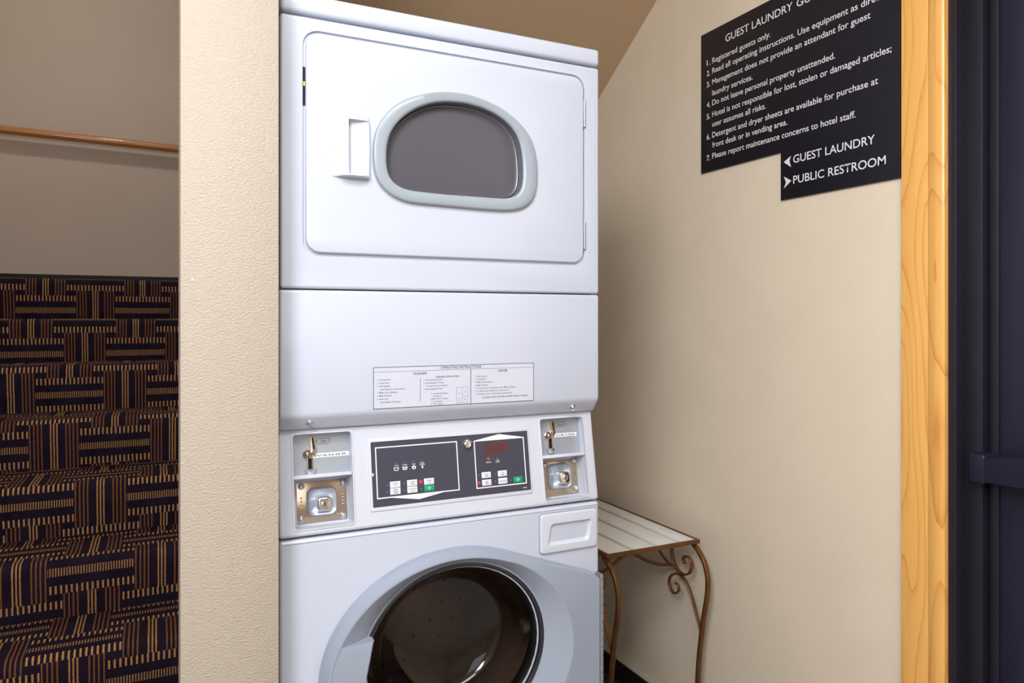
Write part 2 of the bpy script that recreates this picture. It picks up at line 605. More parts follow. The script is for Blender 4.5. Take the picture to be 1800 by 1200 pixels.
# sloping underside of the upper flight over the machine
sof = MB()
ys = [1.766, 3.46]
zz = lambda y: 2.529 - 0.648 * (y - 2.107)
sof.loft([[V((0.188, ys[0], zz(ys[0]))), V((0.188, ys[1], zz(ys[1]))), V((0.188, ys[1], zz(ys[1]) + .18)), V((0.188, ys[0], zz(ys[0]) + .18))],
          [V((WALL_X, ys[0], zz(ys[0]))), V((WALL_X, ys[1], zz(ys[1]))), V((WALL_X, ys[1], zz(ys[1]) + .18)), V((WALL_X, ys[0], zz(ys[0]) + .18))]], True, True)
struct(sof.build('ceiling_soffit', M['soffit'], smooth=0))

# baseboards
struct(MB().box(LEFT_X, 1.6, BACK_Y - .012, BACK_Y, LAND_Z, LAND_Z + .08, bev=.003).build('baseboard_back', M['black_trim']))
bb = struct(MB().box(WALL_X - .010, WALL_X, 1.149, 3.42, 0, .079, bev=.002).build('baseboard_right', M['black_trim']))
struct(MB().box(WALL_X - .012, WALL_X, 1.149, 3.42, .079, .085, bev=.0015).build('top_bead', M['edge'], bb, label='pale top bead'))

# oak casing beside the door
def casing(y0, y1, z1):
    """profile across the board: square outer edge, flat field, rounded bead by the opening"""
    prof = [(y0, 0.0), (y0, .016), (y0 + (y1 - y0) * .02, .018)]
    sgn = 1 if y1 > y0 else -1
    W = abs(y1 - y0)
    prof += [(y0 + sgn * W * .60, .018), (y0 + sgn * W * .63, .0165), (y0 + sgn * W * .66, .0175)]
    for i in range(9):
        a = PI / 2 - PI / 2 * i / 8
        prof.append((y0 + sgn * (W * .80 + W * .20 * math.cos(a)), .0125 + .0075 * math.sin(a)))
    prof += [(y1, 0.0)]
    loops = [[V((WALL_X - t, y, z)) for y, t in prof] for z in (0.0, z1)]
    return MB().loft(loops, True, True)


struct(casing(1.1481, 1.0427, 2.46).build('trim_1', M['oak']), 'honey oak door casing with rounded bead')
struct(casing(-0.045, 0.06, 2.46).build('trim_2', M['oak']))
struct(MB().box(WALL_X - .018, WALL_X, 0.06, 1.0427, DOOR_Z, 2.46, bev=.002).build('trim_3', M['oak']))

# the dark metal door
door = thing('door_1', (WALL_X + .05, DOOR_Y1, 0), 'dark bronze metal door with a horizontal push bar', 'door')
door['kind'] = 'structure'
fm = MB()
for y0, y1, x0, x1 in ((1.0230, 1.0423, WALL_X - .004, WALL_X + .125), (0.985, 1.0235, WALL_X + .028, WALL_X + .125), (0.0605, 0.10, WALL_X + .0, WALL_X + .125)):
    fm.box(x0, x1, y0, y1, 0, DOOR_Z - .001, bev=.0015)
fm.box(WALL_X, WALL_X + .125, 0.10, 0.985, DOOR_Z - .04, DOOR_Z - .001, bev=.0015)
fm.build('door_frame', M['doorp'], door)
st = MB()
st.box(WALL_X + .045, WALL_X + .085, 0.903, 0.981, 0.008, DOOR_Z - .045, bev=.002)
st.box(WALL_X + .045, WALL_X + .085, 0.104, 0.19, 0.008, DOOR_Z - .045, bev=.002)
st.box(WALL_X + .045, WALL_X + .085, 0.19, 0.903, 0.008, 0.26, bev=.002)
st.box(WALL_X + .045, WALL_X + .085, 0.19, 0.903, DOOR_Z - .13, DOOR_Z - .045, bev=.002)
leaf = st.build('door_leaf', M['doorm'], door)
MB().box(WALL_X + .039, WALL_X + .0455, 0.958, 0.974, 0.01, DOOR_Z - .05, bev=.002).build('edge_strip', M['doorp'], leaf)
MB().box(WALL_X + .060, WALL_X + .070, 0.188, 0.905, 0.255, DOOR_Z - .125).build('door_panel', M['doorg'], leaf)
pb = MB()
pb.box(WALL_X - .012, WALL_X + .046, 0.957, 0.9915, 1.036, 1.099, bev=.005, seg=3)
pb.loft([[V((WALL_X + dx * k, y, z0 + dz * h)) for dx, dz in ((-.0, 0), (-.0, .060), (-.012, .064), (-.026, .060), (-.028, .030), (-.026, .004), (-.012, .0))] for k, y, z0, h in ((.5, .958, 1.038, .92), (.75, .91, 1.040, 1.02), (1, .82, 1.043, 1.15), (1, .25, 1.043, 1.15))], True, True)
pb.box(WALL_X - .012, WALL_X + .046, 0.15, 0.252, 1.036, 1.109, bev=.006, seg=3)
pb.build('push_bar', M['doorm'], door)

# ------------------------------------------------------------------ carpeted stairs
stair = thing('carpeted_staircase', (-0.5, 1.7, 0), 'staircase carpeted in black and orange basketweave pattern left of the pier', 'stairs')
SX0, SX1 = LEFT_X + .001, 0.0995


# every riser was cut separately: (centre of a barred block across, its distance below the nosing)
CUT = [(-0.4263, .075), (-0.4477, .080), (-0.2937, .049), (-0.1325, .036), (-0.3477, .000), (-0.1705, -.030), (-0.380, .040), (-0.250, .060), (-0.400, .020)]


def step_mesh(y, z, run, cut, land=False):
    path = [(y + .022, z - RISE)]
    path += [(y + .016, z - RISE * .75), (y + .007, z - RISE * .5), (y + .001, z - .045), (y, z - .024)]
    for i in range(1, 7):
        a = PI - PI / 2 * i / 6
        path.append((y + .024 + .024 * math.cos(a), z - .024 + .024 * math.sin(a)))
    nseg = 12 if land else 3
    for i in range(1, nseg + 1):
        path.append((y + .024 + (run - .002) * i / nseg, z - .0002 * i / nseg))
    bm = bmesh.new()
    uvl = bm.loops.layers.uv.new('UVMap')
    s, ss = 0.0, [0.0]
    for p, q in zip(path, path[1:]):
        s += math.hypot(q[0] - p[0], q[1] - p[1]); ss.append(s)
    nose = ss[8]
    A = [bm.verts.new((SX0, py, pz)) for py, pz in path]
    B = [bm.verts.new((SX1, py, pz)) for py, pz in path]
    for i in range(len(path) - 1):
        f = bm.faces.new((A[i], B[i], B[i + 1], A[i + 1]))
        for l, (xx, vv) in zip(f.loops, ((SX0, ss[i]), (SX1, ss[i]), (SX1, ss[i + 1]), (SX0, ss[i + 1]))):
            l[uvl].uv = (xx - cut[0] + 0.185, vv - nose + cut[1] + 0.130 + 3.05)
    # closed underside
    ye, ze = path[-1]
    for X0, vs in ((SX0, A), (SX1, B)):
        lo = [bm.verts.new((X0, ye, z - RISE))]
        bm.faces.new(vs + lo if X0 == SX1 else (vs + lo)[::-1])
    bmesh.ops.recalc_face_normals(bm, faces=bm.faces)
    m = MB()
    m.bm.free(); m.bm = bm
    return m, s - .02


for i in range(8, -1, -1):
    y, z = NOSE_Y - RUN * (i - 1), (9 - i) * RISE
    m, ln = step_mesh(y, z, RUN if i else BACK_Y - LAND_Y - .05, CUT[i], land=(i == 0))
    m.build('step' if i else 'landing', M['carpet'], stair, smooth=50)

# handrail on the landing wall
hr = thing('handrail', (-0.2, BACK_Y, 2.42), 'round brown wooden handrail fixed to the stair landing wall', 'handrail')
m = MB()
m.tube([(-1.06, 4.842, 2.442), (0.4, 4.842, 2.413), (1.5, 4.842, 2.391)], .0225, 20)
m.build('rail', M['rail'], hr)
for bx_ in (-0.98, 0.9):
    z0 = 2.4175 - .0205 * (bx_ - .117)
    m = MB()
    m.tube([(bx_, 4.842, z0 - .022), (bx_, 4.845, z0 - .05), (bx_, 4.87, z0 - .065), (bx_, 4.9, z0 - .065)], .006, 8)
    m.disc(Fr((0, 4.9, 0), (1, 0, 0), (0, 0, 1)), bx_, z0 - .065, [(.026, 0), (.026, .004), (.02, .006)], 16)
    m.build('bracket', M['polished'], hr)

# ------------------------------------------------------------------ the stacked washer and dryer
mach = thing('stacked_washer_dryer', (0.5425, 1.72, 0), 'white coin-operated stacked washer and dryer standing under the stairs', 'washer dryer')
XL, XR, MB_Y = 0.2005, 0.885, 2.08

# --- dryer cabinet and front
dc = MB()
dc.box(XL + .004, XR - .004, 1.398, MB_Y, 1.190, 1.950)
dc.build('dryer_cabinet', M['white'], mach)
hole = rrect(.2412, .8470, 1.5045, 1.9247, .030)
dfm = MB()
dfm.plate(F_front, rrect(XL + .0015, XR, 1.4468, 1.9475, .006), [hole], -.027, 0, bev=.005)
dfront = dfm.build('dryer_front', M['white'], mach, smooth=30)
tc = MB()
tc.box(XL + .0015, XR, FRONT_Y - .003, MB_Y, 1.9520, 1.9890, bev=.008, seg=4)
tc.build('top_cap', M['white'], mach)

# door of the dryer with its D-shaped window
D_OUT = [(0.3704, 1.7179), (0.3741, 1.7474), (0.3852, 1.7705), (0.4078, 1.7989), (0.4383, 1.8195), (0.4773, 1.8348), (0.5172, 1.8433), (0.5582, 1.845), (0.6001, 1.839), (0.6431, 1.8249), (0.6783, 1.8035), (0.7052, 1.7786), (0.7188, 1.7498), (0.7242, 1.7141), (0.7233, 1.6656), (0.7142, 1.6407), (0.6962, 1.6242), (0.665, 1.6154), (0.6001, 1.6139), (0.5172, 1.6153), (0.4383, 1.6174), (0.4078, 1.6263), (0.3852, 1.6447), (0.3741, 1.6638), (0.3711, 1.6889)]
D_IN = [(0.3972, 1.7207), (0.404, 1.7471), (0.4191, 1.7709), (0.4383, 1.7898), (0.4616, 1.805), (0.4892, 1.8168), (0.5172, 1.8231), (0.5582, 1.8258), (0.5916, 1.8223), (0.6258, 1.8129), (0.6562, 1.7969), (0.6783, 1.7736), (0.6872, 1.7466), (0.6908, 1.715), (0.6908, 1.679), (0.6872, 1.6588), (0.6739, 1.6458), (0.6562, 1.6405), (0.6001, 1.6396), (0.5172, 1.6389), (0.4383, 1.6415), (0.4153, 1.6489), (0.4021, 1.6625), (0.3972, 1.6841)]


def polar(pts, c, n=96, smooth=2):
    ar = sorted((math.atan2(y - c[1], x - c[0]) % (2 * PI), math.hypot(x - c[0], y - c[1])) for x, y in pts)
    ar = [(ar[-1][0] - 2 * PI, ar[-1][1])] + ar + [(ar[0][0] + 2 * PI, ar[0][1])]
    P = [V((c[0] + r * math.cos(a), c[1] + r * math.sin(a))) for a, r in ar]
    out = []
    for i in range(n):
        a = 2 * PI * i / n
        d = V((math.cos(a), math.sin(a)))
        for (a0, _), (a1, _), p, q in zip(ar, ar[1:], P, P[1:]):
            if a0 <= a <= a1:
                e = q - p
                den = d.x * e.y - d.y * e.x
                w_ = p - V(c)
                out.append((w_.x * e.y - w_.y * e.x) / den)
                break
    for _ in range(smooth):
        out = [(out[i - 1] + 2 * out[i] + out[(i + 1) % n]) / 4 for i in range(n)]
    return out


DC = (0.547, 1.722)
ro, ri = polar(D_OUT, DC), polar(D_IN, DC)


def dloop(f, n, k=1.0, fr=F_front):
    N = len(ro)
    return [fr.p(DC[0] + (a + f * (b - a)) * k * math.cos(2 * PI * i / N), DC[1] + (a + f * (b - a)) * k * math.sin(2 * PI * i / N), n) for i, (a, b) in enumerate(zip(ro, ri))]


def dflat(f, k=1.0):
    N = len(ro)
    return [(DC[0] + (a + f * (b - a)) * k * math.cos(2 * PI * i / N), DC[1] + (a + f * (b - a)) * k * math.sin(2 * PI * i / N)) for i, (a, b) in enumerate(zip(ro, ri))]


MB().plate(F_front, rrect(.236, .852, 1.4995, 1.9297, .034), [dflat(.6)], -.0200, -.0055).build('door_well', M['white'], dfront)
MB().plate(F_front, dflat(-.4), [], -.0265, -.0215).build('drum_screen', M['drumgrey'], dfront, label='grey drum interior seen through the window')
dd = MB()
dd.plate(F_front, rrect(.2468, .8432, 1.5132, 1.9200, .026), [dflat(.6)], -.0054, .0035, bev=.004)
ddoor = dd.build('dryer_door', M['white'], mach, smooth=30)
wf = MB()
wf.loft([dloop(0, .003), dloop(.0, .0095), dloop(.05, .0120), dloop(.14, .0135), dloop(.80, .0130), dloop(.93, .0115), dloop(1, .0080)])
wf.build('window_frame', M['ringgrey'], ddoor, smooth=40)
gk = MB()
gk.loft([dloop(.995, .0075), dloop(1.03, .004), dloop(1.05, -.012), dloop(1.10, -.0145)])
gk.build('window_gasket', M['gasket'], ddoor, smooth=50, label='dark grey inner lip of the window')
ch = MB()
ch.loft([dloop(1.07, -.0145), dloop(1.10, -.0085), dloop(1.16, -.0075), dloop(1.22, -.0090), dloop(1.24, -.0130)])
ch.build('window_rim', M['steel'], ddoor, smooth=60, label='thin chrome rim')
gm = MB()
gm.loft([dloop(1.22, -.0128, .999), dloop(1.6, -.0118), dloop(2.6, -.0095), dloop(4.2, -.0085)], False, True)
gm.build('window_pane', M['dryerglass'], ddoor, smooth=60, label='window pane with its blurred grey reflection painted in', face=(0, -1, 0))
# pull handle: a swelling on the door, hollowed on its right side
hm = MB()


def hsec(z, k, lo, bulge=0.0):
    h = .0028
    pts = [(.2935, h), (.3000, h + .0030 * k), (.3065, h + .0068 * k), (.3130, h + .0110 * k), (.3190, h + .0145 * k), (.3222, h + .0155 * k)]
    d = 1.0 if lo else 0.0
    pts += [(.3234, h + (.0155 - .0150 * d) * k), (.3400, h + (.0155 - .0115 * d) * k), (.3540, h + (.0145 - .0050 * d) * k), (.3615 + bulge, h + .0105 * k), (.3640 + bulge, h)]
    return [F_front.p(a, z, n) for a, n in pts]


hm.loft([hsec(1.6565, .0, False), hsec(1.6568, .95, False), hsec(1.6585, 1.25, False), hsec(1.6610, 1.25, False), hsec(1.6660, 1.05, True), hsec(1.69, .95, True, .001), hsec(1.715, .92, True, .0015), hsec(1.740, .92, True, .001), hsec(1.7630, .92, True), hsec(1.7645, .90, False), hsec(1.7685, .6, False), hsec(1.7730, .0, False)], True, True, closed=False)
hm.build('door_handle', M['whitep'], ddoor, smooth=45)
for z0, z1 in ((1.8115, 1.8715), (1.543, 1.604)):
    h = MB()
    h.box(.8425, .8490, z0, z1, -.012, .0035, bev=.001, fr=F_front)
    h.tube([F_front.p(.8452, z0 + .001, .0035), F_front.p(.8452, z1 - .001, .0035)], .0024, 10)
    h.build('hinge', M['steel'], ddoor)
lt = MB()
lt.box(.2420, .2462, 1.785, 1.855, -.0056, -.0030, fr=F_front)
lt.build('latch_slot', M['gapblack'], ddoor, label='dark slot in the door gap')
MB().box(.2428, .2460, 1.820, 1.828, -.0050, -.0022, fr=F_front).build('slot_tag', M['yellow'], ddoor, label='tiny yellow tag')

# --- lower service panel with its turned-back lip
lp = MB()
prof = [(1.371, 1.4440), (1.371, 1.2180), (1.3725, 1.2115), (1.3765, 1.2060), (1.3905, 1.1880), (1.3945, 1.1850), (1.4200, 1.1850), (1.4200, 1.4440)]
b2 = bmesh.new()
A = [b2.verts.new((XL, y, z)) for y, z in prof]
B = [b2.verts.new((XR, y, z)) for y, z in prof]
b2.faces.new(A); b2.faces.new(B[::-1])
for i in range(len(prof)):
    j = (i + 1) % len(prof)
    b2.faces.new((A[i], B[i], B[j], A[j]))
bmesh.ops.recalc_face_normals(b2, faces=b2.faces)
es = [e for e in b2.edges if (e.verts[0].co.x == e.verts[1].co.x and min(v.co.y for v in e.verts) < 1.41) or (min(v.co.z for v in e.verts) > 1.44 and max(v.co.y for v in e.verts) < 1.38)]
bmesh.ops.bevel(b2, geom=es, offset=.005, segments=3, affect='EDGES', profile=.5)
lp.merge(b2)
lpan = lp.build('service_panel', M['white'], mach, smooth=30)
F_lip = Fr((0, 1.3765, 1.2060), (1, 0, 0), (0, -.0140, .0180))
for sx in (.2568, .8246):
    s_ = MB()
    s_.disc(F_lip, sx, -.0125, [(.0085, -.0005), (.0080, .0012), (.0058, .0016), (.0050, .0042), (.0036, .0052), (.0030, .0035)], 20)
    s_.build('screw', M['chrome'], lpan)
# instruction label
IL, IR, IB, IT = .3733, .7206, 1.2175, 1.2978
lb = MB()
lb.prism(F_front, rrect(IL, IR, IB, IT, .002), .0001, .0004)
lab = lb.build('instruction_label', M['label'], mach, label='white operating instructions label with black border')
pr = MB()
pr.outline(F_front, [(IL, IB), (IR, IB), (IR, IT), (IL, IT)], .0009, .0003, .0007)
SY = IB + (IT - IB) * .885
pr.box(IL, IR, SY - .0002, SY + .0002, .0003, .0007, fr=F_front)
mx = IL + (IR - IL) * .583
pr.box(mx - .0005, mx + .0005, IB, SY, .0003, .0007, fr=F_front)
pr.build('border', M['print_black'], lab, smooth=0)
lx = IL + (IR - IL) * .272
MB().box(lx - .0003, lx + .0003, IB + .011, IB + .0575, .0003, .0007, fr=F_front).build('divider', M['print_black'], lab, smooth=0)


def line(fr, a, b, t, cap, width, n, mat, parent, name='text_line', align='L', bold=.006):
    return MB().text(fr, a, b, t, cap, width, n=n, align=align, bold=bold).build(name, M[mat], parent, smooth=0)


for t, a, b, cap, wd_, al in (('OPERATING INSTRUCTIONS', IL + .1815, SY + .0022, .0052, .0880, 'C'), ('WASHER', IL + .0940, SY - .0078, .0050, .0290, 'C'), ('DRYER', IL + .2750, SY - .0075, .0050, .0210, 'C'),
                              ('DISPENSER INSTRUCTIONS', IL + .1520, SY - .0150, .0034, .0500, 'C'), ('(CLEAN LINT FILTER AFTER EACH LOAD)', IR - .0150, IB + .0105, .0032, .105, 'R')):
    line(F_front, a, b, t, cap, wd_, .0007, 'print_black', lab, 'heading', al, .004)
for lines_, la, lb_, dz, cap, ind_ in (
        (['1. Load Laundry', '2. Close Door', '3. Add Supplies', ' (See Dispenser Instructions)', '4. Make Cycle Selection', '5. Make Payment', '6. Press Start', ' (Door Must be Closed)'], IL + .0075, IB + .0545, .0062, .0031, .0065),
        (['1. Open Dispenser Door', '2. Load Supplies in Proper', ' Compartment (as Indicated)', '3. Close Dispenser Door'], IL + .1015, IB + .0510, .0060, .0029, .0055),
        (['A. Pre-Wash Detergent', ' (If Offered)', 'B. Main Wash Detergent', 'C. Liquid Bleach', 'D. Fabric Softener'], IL + .1165, IB + .0235, .0052, .0027, .0050),
        (['1. Load Laundry', '2. Close Door', '3. Make Cycle Selection', '4. Make Payment', '5. To Start Dryer - Press Start - Door Must be Closed', '6. To Stop Drum During Cycle - Open Door', '7. To Restart Dryer - Close Door and Press Start'], IL + .2125, IB + .0545, .0061, .0030, 0)):
    for i, t in enumerate(lines_):
        line(F_front, la + (ind_ if t[0] == ' ' else 0), lb_ - i * dz, t.strip(), cap, None, .0007, 'print_grey', lab)
bx0, bx1, by0, by1 = IL + .1715, IL + .1955, IB + .0035, IB + .0350
pg = MB()
for a, b, c, d in ((bx0, bx1, by0, by0), (bx0, bx1, by1, by1), (bx0, bx0, by0, by1), (bx1, bx1, by0, by1), (bx0 + .0125, bx0 + .0125, by0, by1), (bx0, bx0 + .0125, by0 + .009, by0 + .009), (bx0 + .0125, bx1, by0 + .0130, by0 + .0130)):
    pg.box(a - .0002, b + .0002, c - .0002, d + .0002, .0003, .0007, fr=F_front)
pg.build('dispenser_diagram', M['print_grey'], lab, smooth=0)
for t, a, b in (('D', .006, .018), ('A', .018, .021), ('C', .006, .003), ('B', .018, .005)):
    line(F_front, bx0 + a, by0 + b, t, .0032, None, .0007, 'print_grey', lab, 'diagram_letter', 'C')

# --- control panel, leaning back
CLx0, CLx1, CLt0, CLt1 = .2281, .3375, .0137, .1863
CRx0, CRx1, CRt0, CRt1 = .7505, .8590, .0100, .1842
cp = MB()
cp.plate(F_slope, rrect(XL, XR, .0005, .1985, .005, 4), [rrect(CLx0, CLx1, CLt0, CLt1, .005, 4), rrect(CRx0, CRx1, CRt0, CRt1, .005, 4)], -.062, 0, bev=.006)
cpan = cp.build('control_panel', M['whitep'], mach, smooth=30)
for a, b, c, d in ((CLx0, CLx1, CLt0, CLt1), (CRx0, CRx1, CRt0, CRt1)):
    MB().plate(F_slope, rrect(a - .0035, b + .0035, c - .0035, d + .0035, .007, 5), [rrect(a, b, c, d, .005, 5)], -.001, .0016, bev=.001, seg=2).build('bay_rim', M['whitep'], cpan, smooth=30)
rim = MB()
rim.plate(F_slope, rrect(.3690, .7210, .0300, .1685, .004, 4), [rrect(.3745, .7175, .0375, .1622, .0015, 4)], -.001, .0022, bev=.0015, seg=2)
rim.build('keypad_bezel', M['whitep'], cpan, smooth=30)


def ins(x, t, e):
    """where a point seen at (x, t) on the panel face lies when it is e deeper"""
    return x * (1 + e / 1.39), t - e * (.40 - t) / 1.39


def coin_unit(cx0, cx1, ct0, ct1, sh, word, wx0, wx1, wt, slot, ball, chan, cup, hexc, plate, cupb, lock, screws):
    E1, E2 = .020, .042
    # shelf between the two bays
    MB().box(cx0 + .0002, cx1 - .0002, sh - .0065, sh, -.060, -.001, bev=.001, fr=F_slope).build('shelf', M['whitep'], cpan)
    up = MB()
    up.box(cx0 + .0003, cx1 - .0004, sh, ct1 - .0004, -.060, -E1, fr=F_slope)
    cd = up.build('coin_drop', M['zinc'], mach, label='coin drop marked %s' % word)
    bx_, bt_ = ins(*ball, E1)
    c1 = ins(*slot[0], E1); c2 = ins(*slot[1], E1)
    m = MB()
    m.prism(F_slope, [(c1[0] - .0040, c1[1]), (c1[0] + .0038, c1[1] + .0006), (c2[0] + .0050, c2[1] + .004), (c2[0] + .0040, c2[1] - .0045), (c2[0] - .0010, c2[1] - .006), (bx_ + .0035, bt_ + .004), (c2[0] - .0042, c2[1] + .003)], -E1, -E1 + .007, bev=.0012)
    m.disc(F_slope, bx_, bt_, [(.0085, -E1), (.0085, -E1 + .003), (.0070, -E1 + .004), (.0062, -E1 + .008), (.0040, -E1 + .0105), (.0015, -E1 + .0112)], 22)
    hx, ht = ins(*chan, E1)
    m.plate(F_slope, rrect(hx - .0055, hx + .0055, ht - .0145, ht + .016, .002, 3), [rrect(hx - .0034, hx + .0034, ht - .013, ht + .0145, .001, 3)], -E1, -E1 + .004, bev=.001)
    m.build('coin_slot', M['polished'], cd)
    m = MB()
    m.prism(F_slope, [(c1[0] - .0014, c1[1] - .0022), (c1[0] + .0018, c1[1] - .0022), (c2[0] + .0028, c2[1] + .0050), (c2[0] - .0004, c2[1] + .0050)], -E1 + .0066, -E1 + .0076)
    m.box(hx - .0034, hx + .0034, ht - .013, ht + .0145, -E1 + .0001, -E1 + .0008, fr=F_slope)
    m.build('slot_opening', M['gapblack'], cd)
    m = MB()
    kx, kt = ins(*cup, E1)
    m.loft([[F_slope.p(kx + r * math.cos(a * PI / 8), kt + dt, -E1 + .0045 + .7 * r * math.sin(a * PI / 8)) for a in range(16)] for r, dt in ((.0070, -.0050), (.0088, .0005), (.0104, .0042), (.0108, .0052), (.0094, .0050), (.0060, -.0020))], True, True)
    m.build('return_cup', M['chrome'], cd)
    m = MB()
    m.box(wx0, wx1, wt - .0042, wt + .0042, -E1, -E1 + .0012, bev=.0003, fr=F_slope)
    nl = m.build('name_label', M['print_white'], cd)
    m = MB()
    m.text(F_slope, (wx0 + wx1) / 2 + .0005, wt - .0021, word, .0044, (wx1 - wx0) * .86, n=-E1 + .0015, align='C', bold=0.0)
    m.build('name_text', M['print_black'], cd, smooth=0)
    m = MB()
    px, pt = ins(*hexc, E1)
    hp = [(px - .0138, pt), (px - .0095, pt + .0055), (px + .0095, pt + .0055), (px + .0138, pt), (px + .0095, pt - .0055), (px - .0095, pt - .0055)]
    m.outline(F_slope, hp, .0006, -E1, -E1 + .0004)
    m.build('price_frame', M['print_black'], cd, smooth=0)
    m = MB()
    m.text(F_slope, px, pt - .0021, '25¢', .0042, .0100, n=-E1 + .0004, align='C', bold=.004)
    m.build('price_text', M['print_black'], cd, smooth=0)
    # vault in the lower bay
    v = MB()
    v.box(cx0 + .0003, cx1 - .0004, ct0 + .0003, sh - .0066, -.061, -E2 - .002, fr=F_slope)
    v.build('vault_bay', M['whitep'], cpan)
    p0 = ins(plate[0], plate[2], E2); p1 = ins(plate[1], plate[3], E2)
    q0 = ins(cupb[0], cupb[2], E2 - .008); q1 = ins(cupb[1], cupb[3], E2 - .008)
    v = MB()
    v.box(p0[0], p1[0], p0[1], min(p1[1], sh - .008), -E2 - .002, -E2, bev=.0004, fr=F_slope)
    for q in ('l', 'r'):
        ax = p0[0] + .0085 if q == 'l' else p1[0] - .0075
        for k in range(4):
            v.disc(F_slope, ax, (p0[1] + p1[1]) / 2 + .009 - k * .0062, [(.0022, -E2), (.0018, -E2 + .0012), (.0006, -E2 + .0016)], 10)
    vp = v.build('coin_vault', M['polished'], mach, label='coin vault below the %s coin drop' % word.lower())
    R = lambda d, n: [F_slope.p(a, b, n) for a, b in rrect(q0[0] + d, q1[0] - d, q0[1] + d, q1[1] - d, max(.004, .0125 - d * .6), 6)]
    v = MB()
    v.loft([R(-.0015, -E2), R(0, -E2 + .008), R(.0020, -E2 + .0105), R(.0042, -E2 + .0095), R(.0120, -E2 + .002), R(.018, -E2 + .001)], False, True)
    v.build('vault_collar', M['zinc'], vp, smooth=60)
    lx_, lt_ = ins(*lock, E2 - .012)
    L = lambda d, n: [F_slope.p(a, b, n) for a, b in rrect(lx_ - .0135 + d, lx_ + .0135 - d, lt_ - .0135 + d, lt_ + .0135 - d, .006, 5)]
    v = MB()
    v.loft([L(-.001, -E2 + .001), L(0, -E2 + .0125), L(.0018, -E2 + .0150), L(.004, -E2 + .0155)], False, True)
    v.disc(F_slope, lx_ + .0005, lt_, [(.0068, -E2 + .0154), (.0066, -E2 + .0172), (.0054, -E2 + .0174), (.0050, -E2 + .0166)], 20)
    v.build('vault_lock', M['chrome'], vp, smooth=50)
    v = MB()
    v.box(lx_ - .0012, lx_ + .0010, lt_ - .0036, lt_ + .0036, -E2 + .0164, -E2 + .0170, fr=F_slope)
    v.build('keyhole', M['gapblack'], vp)
    for sx, stt in screws:
        a, b = ins(sx, stt, E2)
        if b > sh - .014: b = sh - .014
        v = MB()
        v.disc(F_slope, a, b, [(.0064, -E2), (.0062, -E2 + .0016), (.0046, -E2 + .0036), (.0022, -E2 + .0046), (.0010, -E2 + .0030)], 18)
        v.build('vault_screw', M['chrome'], vp)


coin_unit(CLx0, CLx1, CLt0, CLt1, .1105, 'WASHER', .2625, .3370, .1446, [(.2629, .1843), (.2646, .1560)], (.2536, .1520), (.2578, .1325), (.2583, .1196), (.2842, .1744),
          (.2324, .3250, .0300, .1052), (.2525, .3060, .0400, .0907), (.2828, .0599), [(.2411, .098), (.3183, .0974), (.2395, .0381), (.3166, .037)])
coin_unit(CRx0, CRx1, CRt0, CRt1, .1055, 'DRYER', .7950, .8520, .1466, [(.7778, .1816), (.7786, .1575)], (.7670, .1507), (.7702, .1305), (.7711, .1183), (.7994, .1732),
          (.7480, .8370, .0250, .1000), (.7634, .8178, .0374, .0905), (.8021, .0593), [(.7545, .0930), (.8290, .0955), (.8290, .0370)])

# keypad
kp = MB()
kp.box(.3745, .7175, .0375, .1622, 0, .0010, fr=F_slope)
keyp = kp.build('keypad_panel', M['keypad'], mach)
n0, n1 = .0009, .0014


def kprint(name, m_):
    return m_.build(name, M['print_white'], keyp, smooth=0)


for (a, b, c, d), tri in (((.3830, .5548, .0528, .1518), [(.4094, .0532), (.4682, .0443), (.5231, .0532)]), ((.5918, .7082, .0515, .1498), [(.5918, .1494), (.7082, .1494), (.6506, .1594)])):
    g = MB()
    g.outline(F_slope, [(a, c), (b, c), (b, d), (a, d)], .0022, n0, n1)
    g.prism(F_slope, tri, n0, n1)
    kprint('printed_frame', g)
for t, x, tt, wd_ in (('WASH', .4243, .1126, .0088), ('RINSE', .4417, .1126, .0092), ('SPIN', .4602, .1124, .0068), ('DOOR', .4778, .1136, .0084), ('LOCKED', .4778, .1104, .0112), ('DRYING', .6228, .1022, .0118), ('COOL', .6436, .1046, .0078), ('DOWN', .6436, .1013, .0092)):
    kprint('caption', MB().text(F_slope, x, tt - .0004, t, .0024, wd_, n=n1, align='C', bold=.012))
tub = lambda x, t: [(x - .0055, t + .0030), (x + .0055, t + .0030), (x + .0038, t - .0032), (x - .0038, t - .0032)]
kprint('wash_symbol', MB().outline(F_slope, tub(.4240, .1068), .0012, n0, n1))
g = MB().outline(F_slope, tub(.4416, .1068), .0012, n0, n1)
for k in range(3):
    g.box(.4385 + k * .0024, .4393 + k * .0024, .1050, .1086, n0, n1, fr=F_slope)
kprint('rinse_symbol', g)
kprint('spin_symbol', MB().plate(F_slope, ellipse(.4602, .1068, .0042, .0036, 20), [ellipse(.4602, .1064, .0017, .0015, 20)], n0, n1))
g = MB().box(.4763, .4797, .1040, .1074, n0, n1, fr=F_slope)
g.plate(F_slope, ellipse(.4780, .1076, .0014, .0022, 14), [ellipse(.4780, .1076, .0007, .0014, 14)], n0, n1)
kprint('lock_symbol', g)
kprint('printed_dash', MB().box(.6985, .7075, .0428, .0440, n0, n1, fr=F_slope))
kprint('edge_notch', MB().prism(F_slope, ellipse(.3768, .1000, .0016, .0030, 14), n0, n1))


def button(a, b, mat='button'):
    return MB().box(a, a + .0208, b - .0120, b, .0009, .0019, bev=.0004, fr=F_slope).build('button', M[mat], keyp, label='green start button' if mat == 'green' else None)


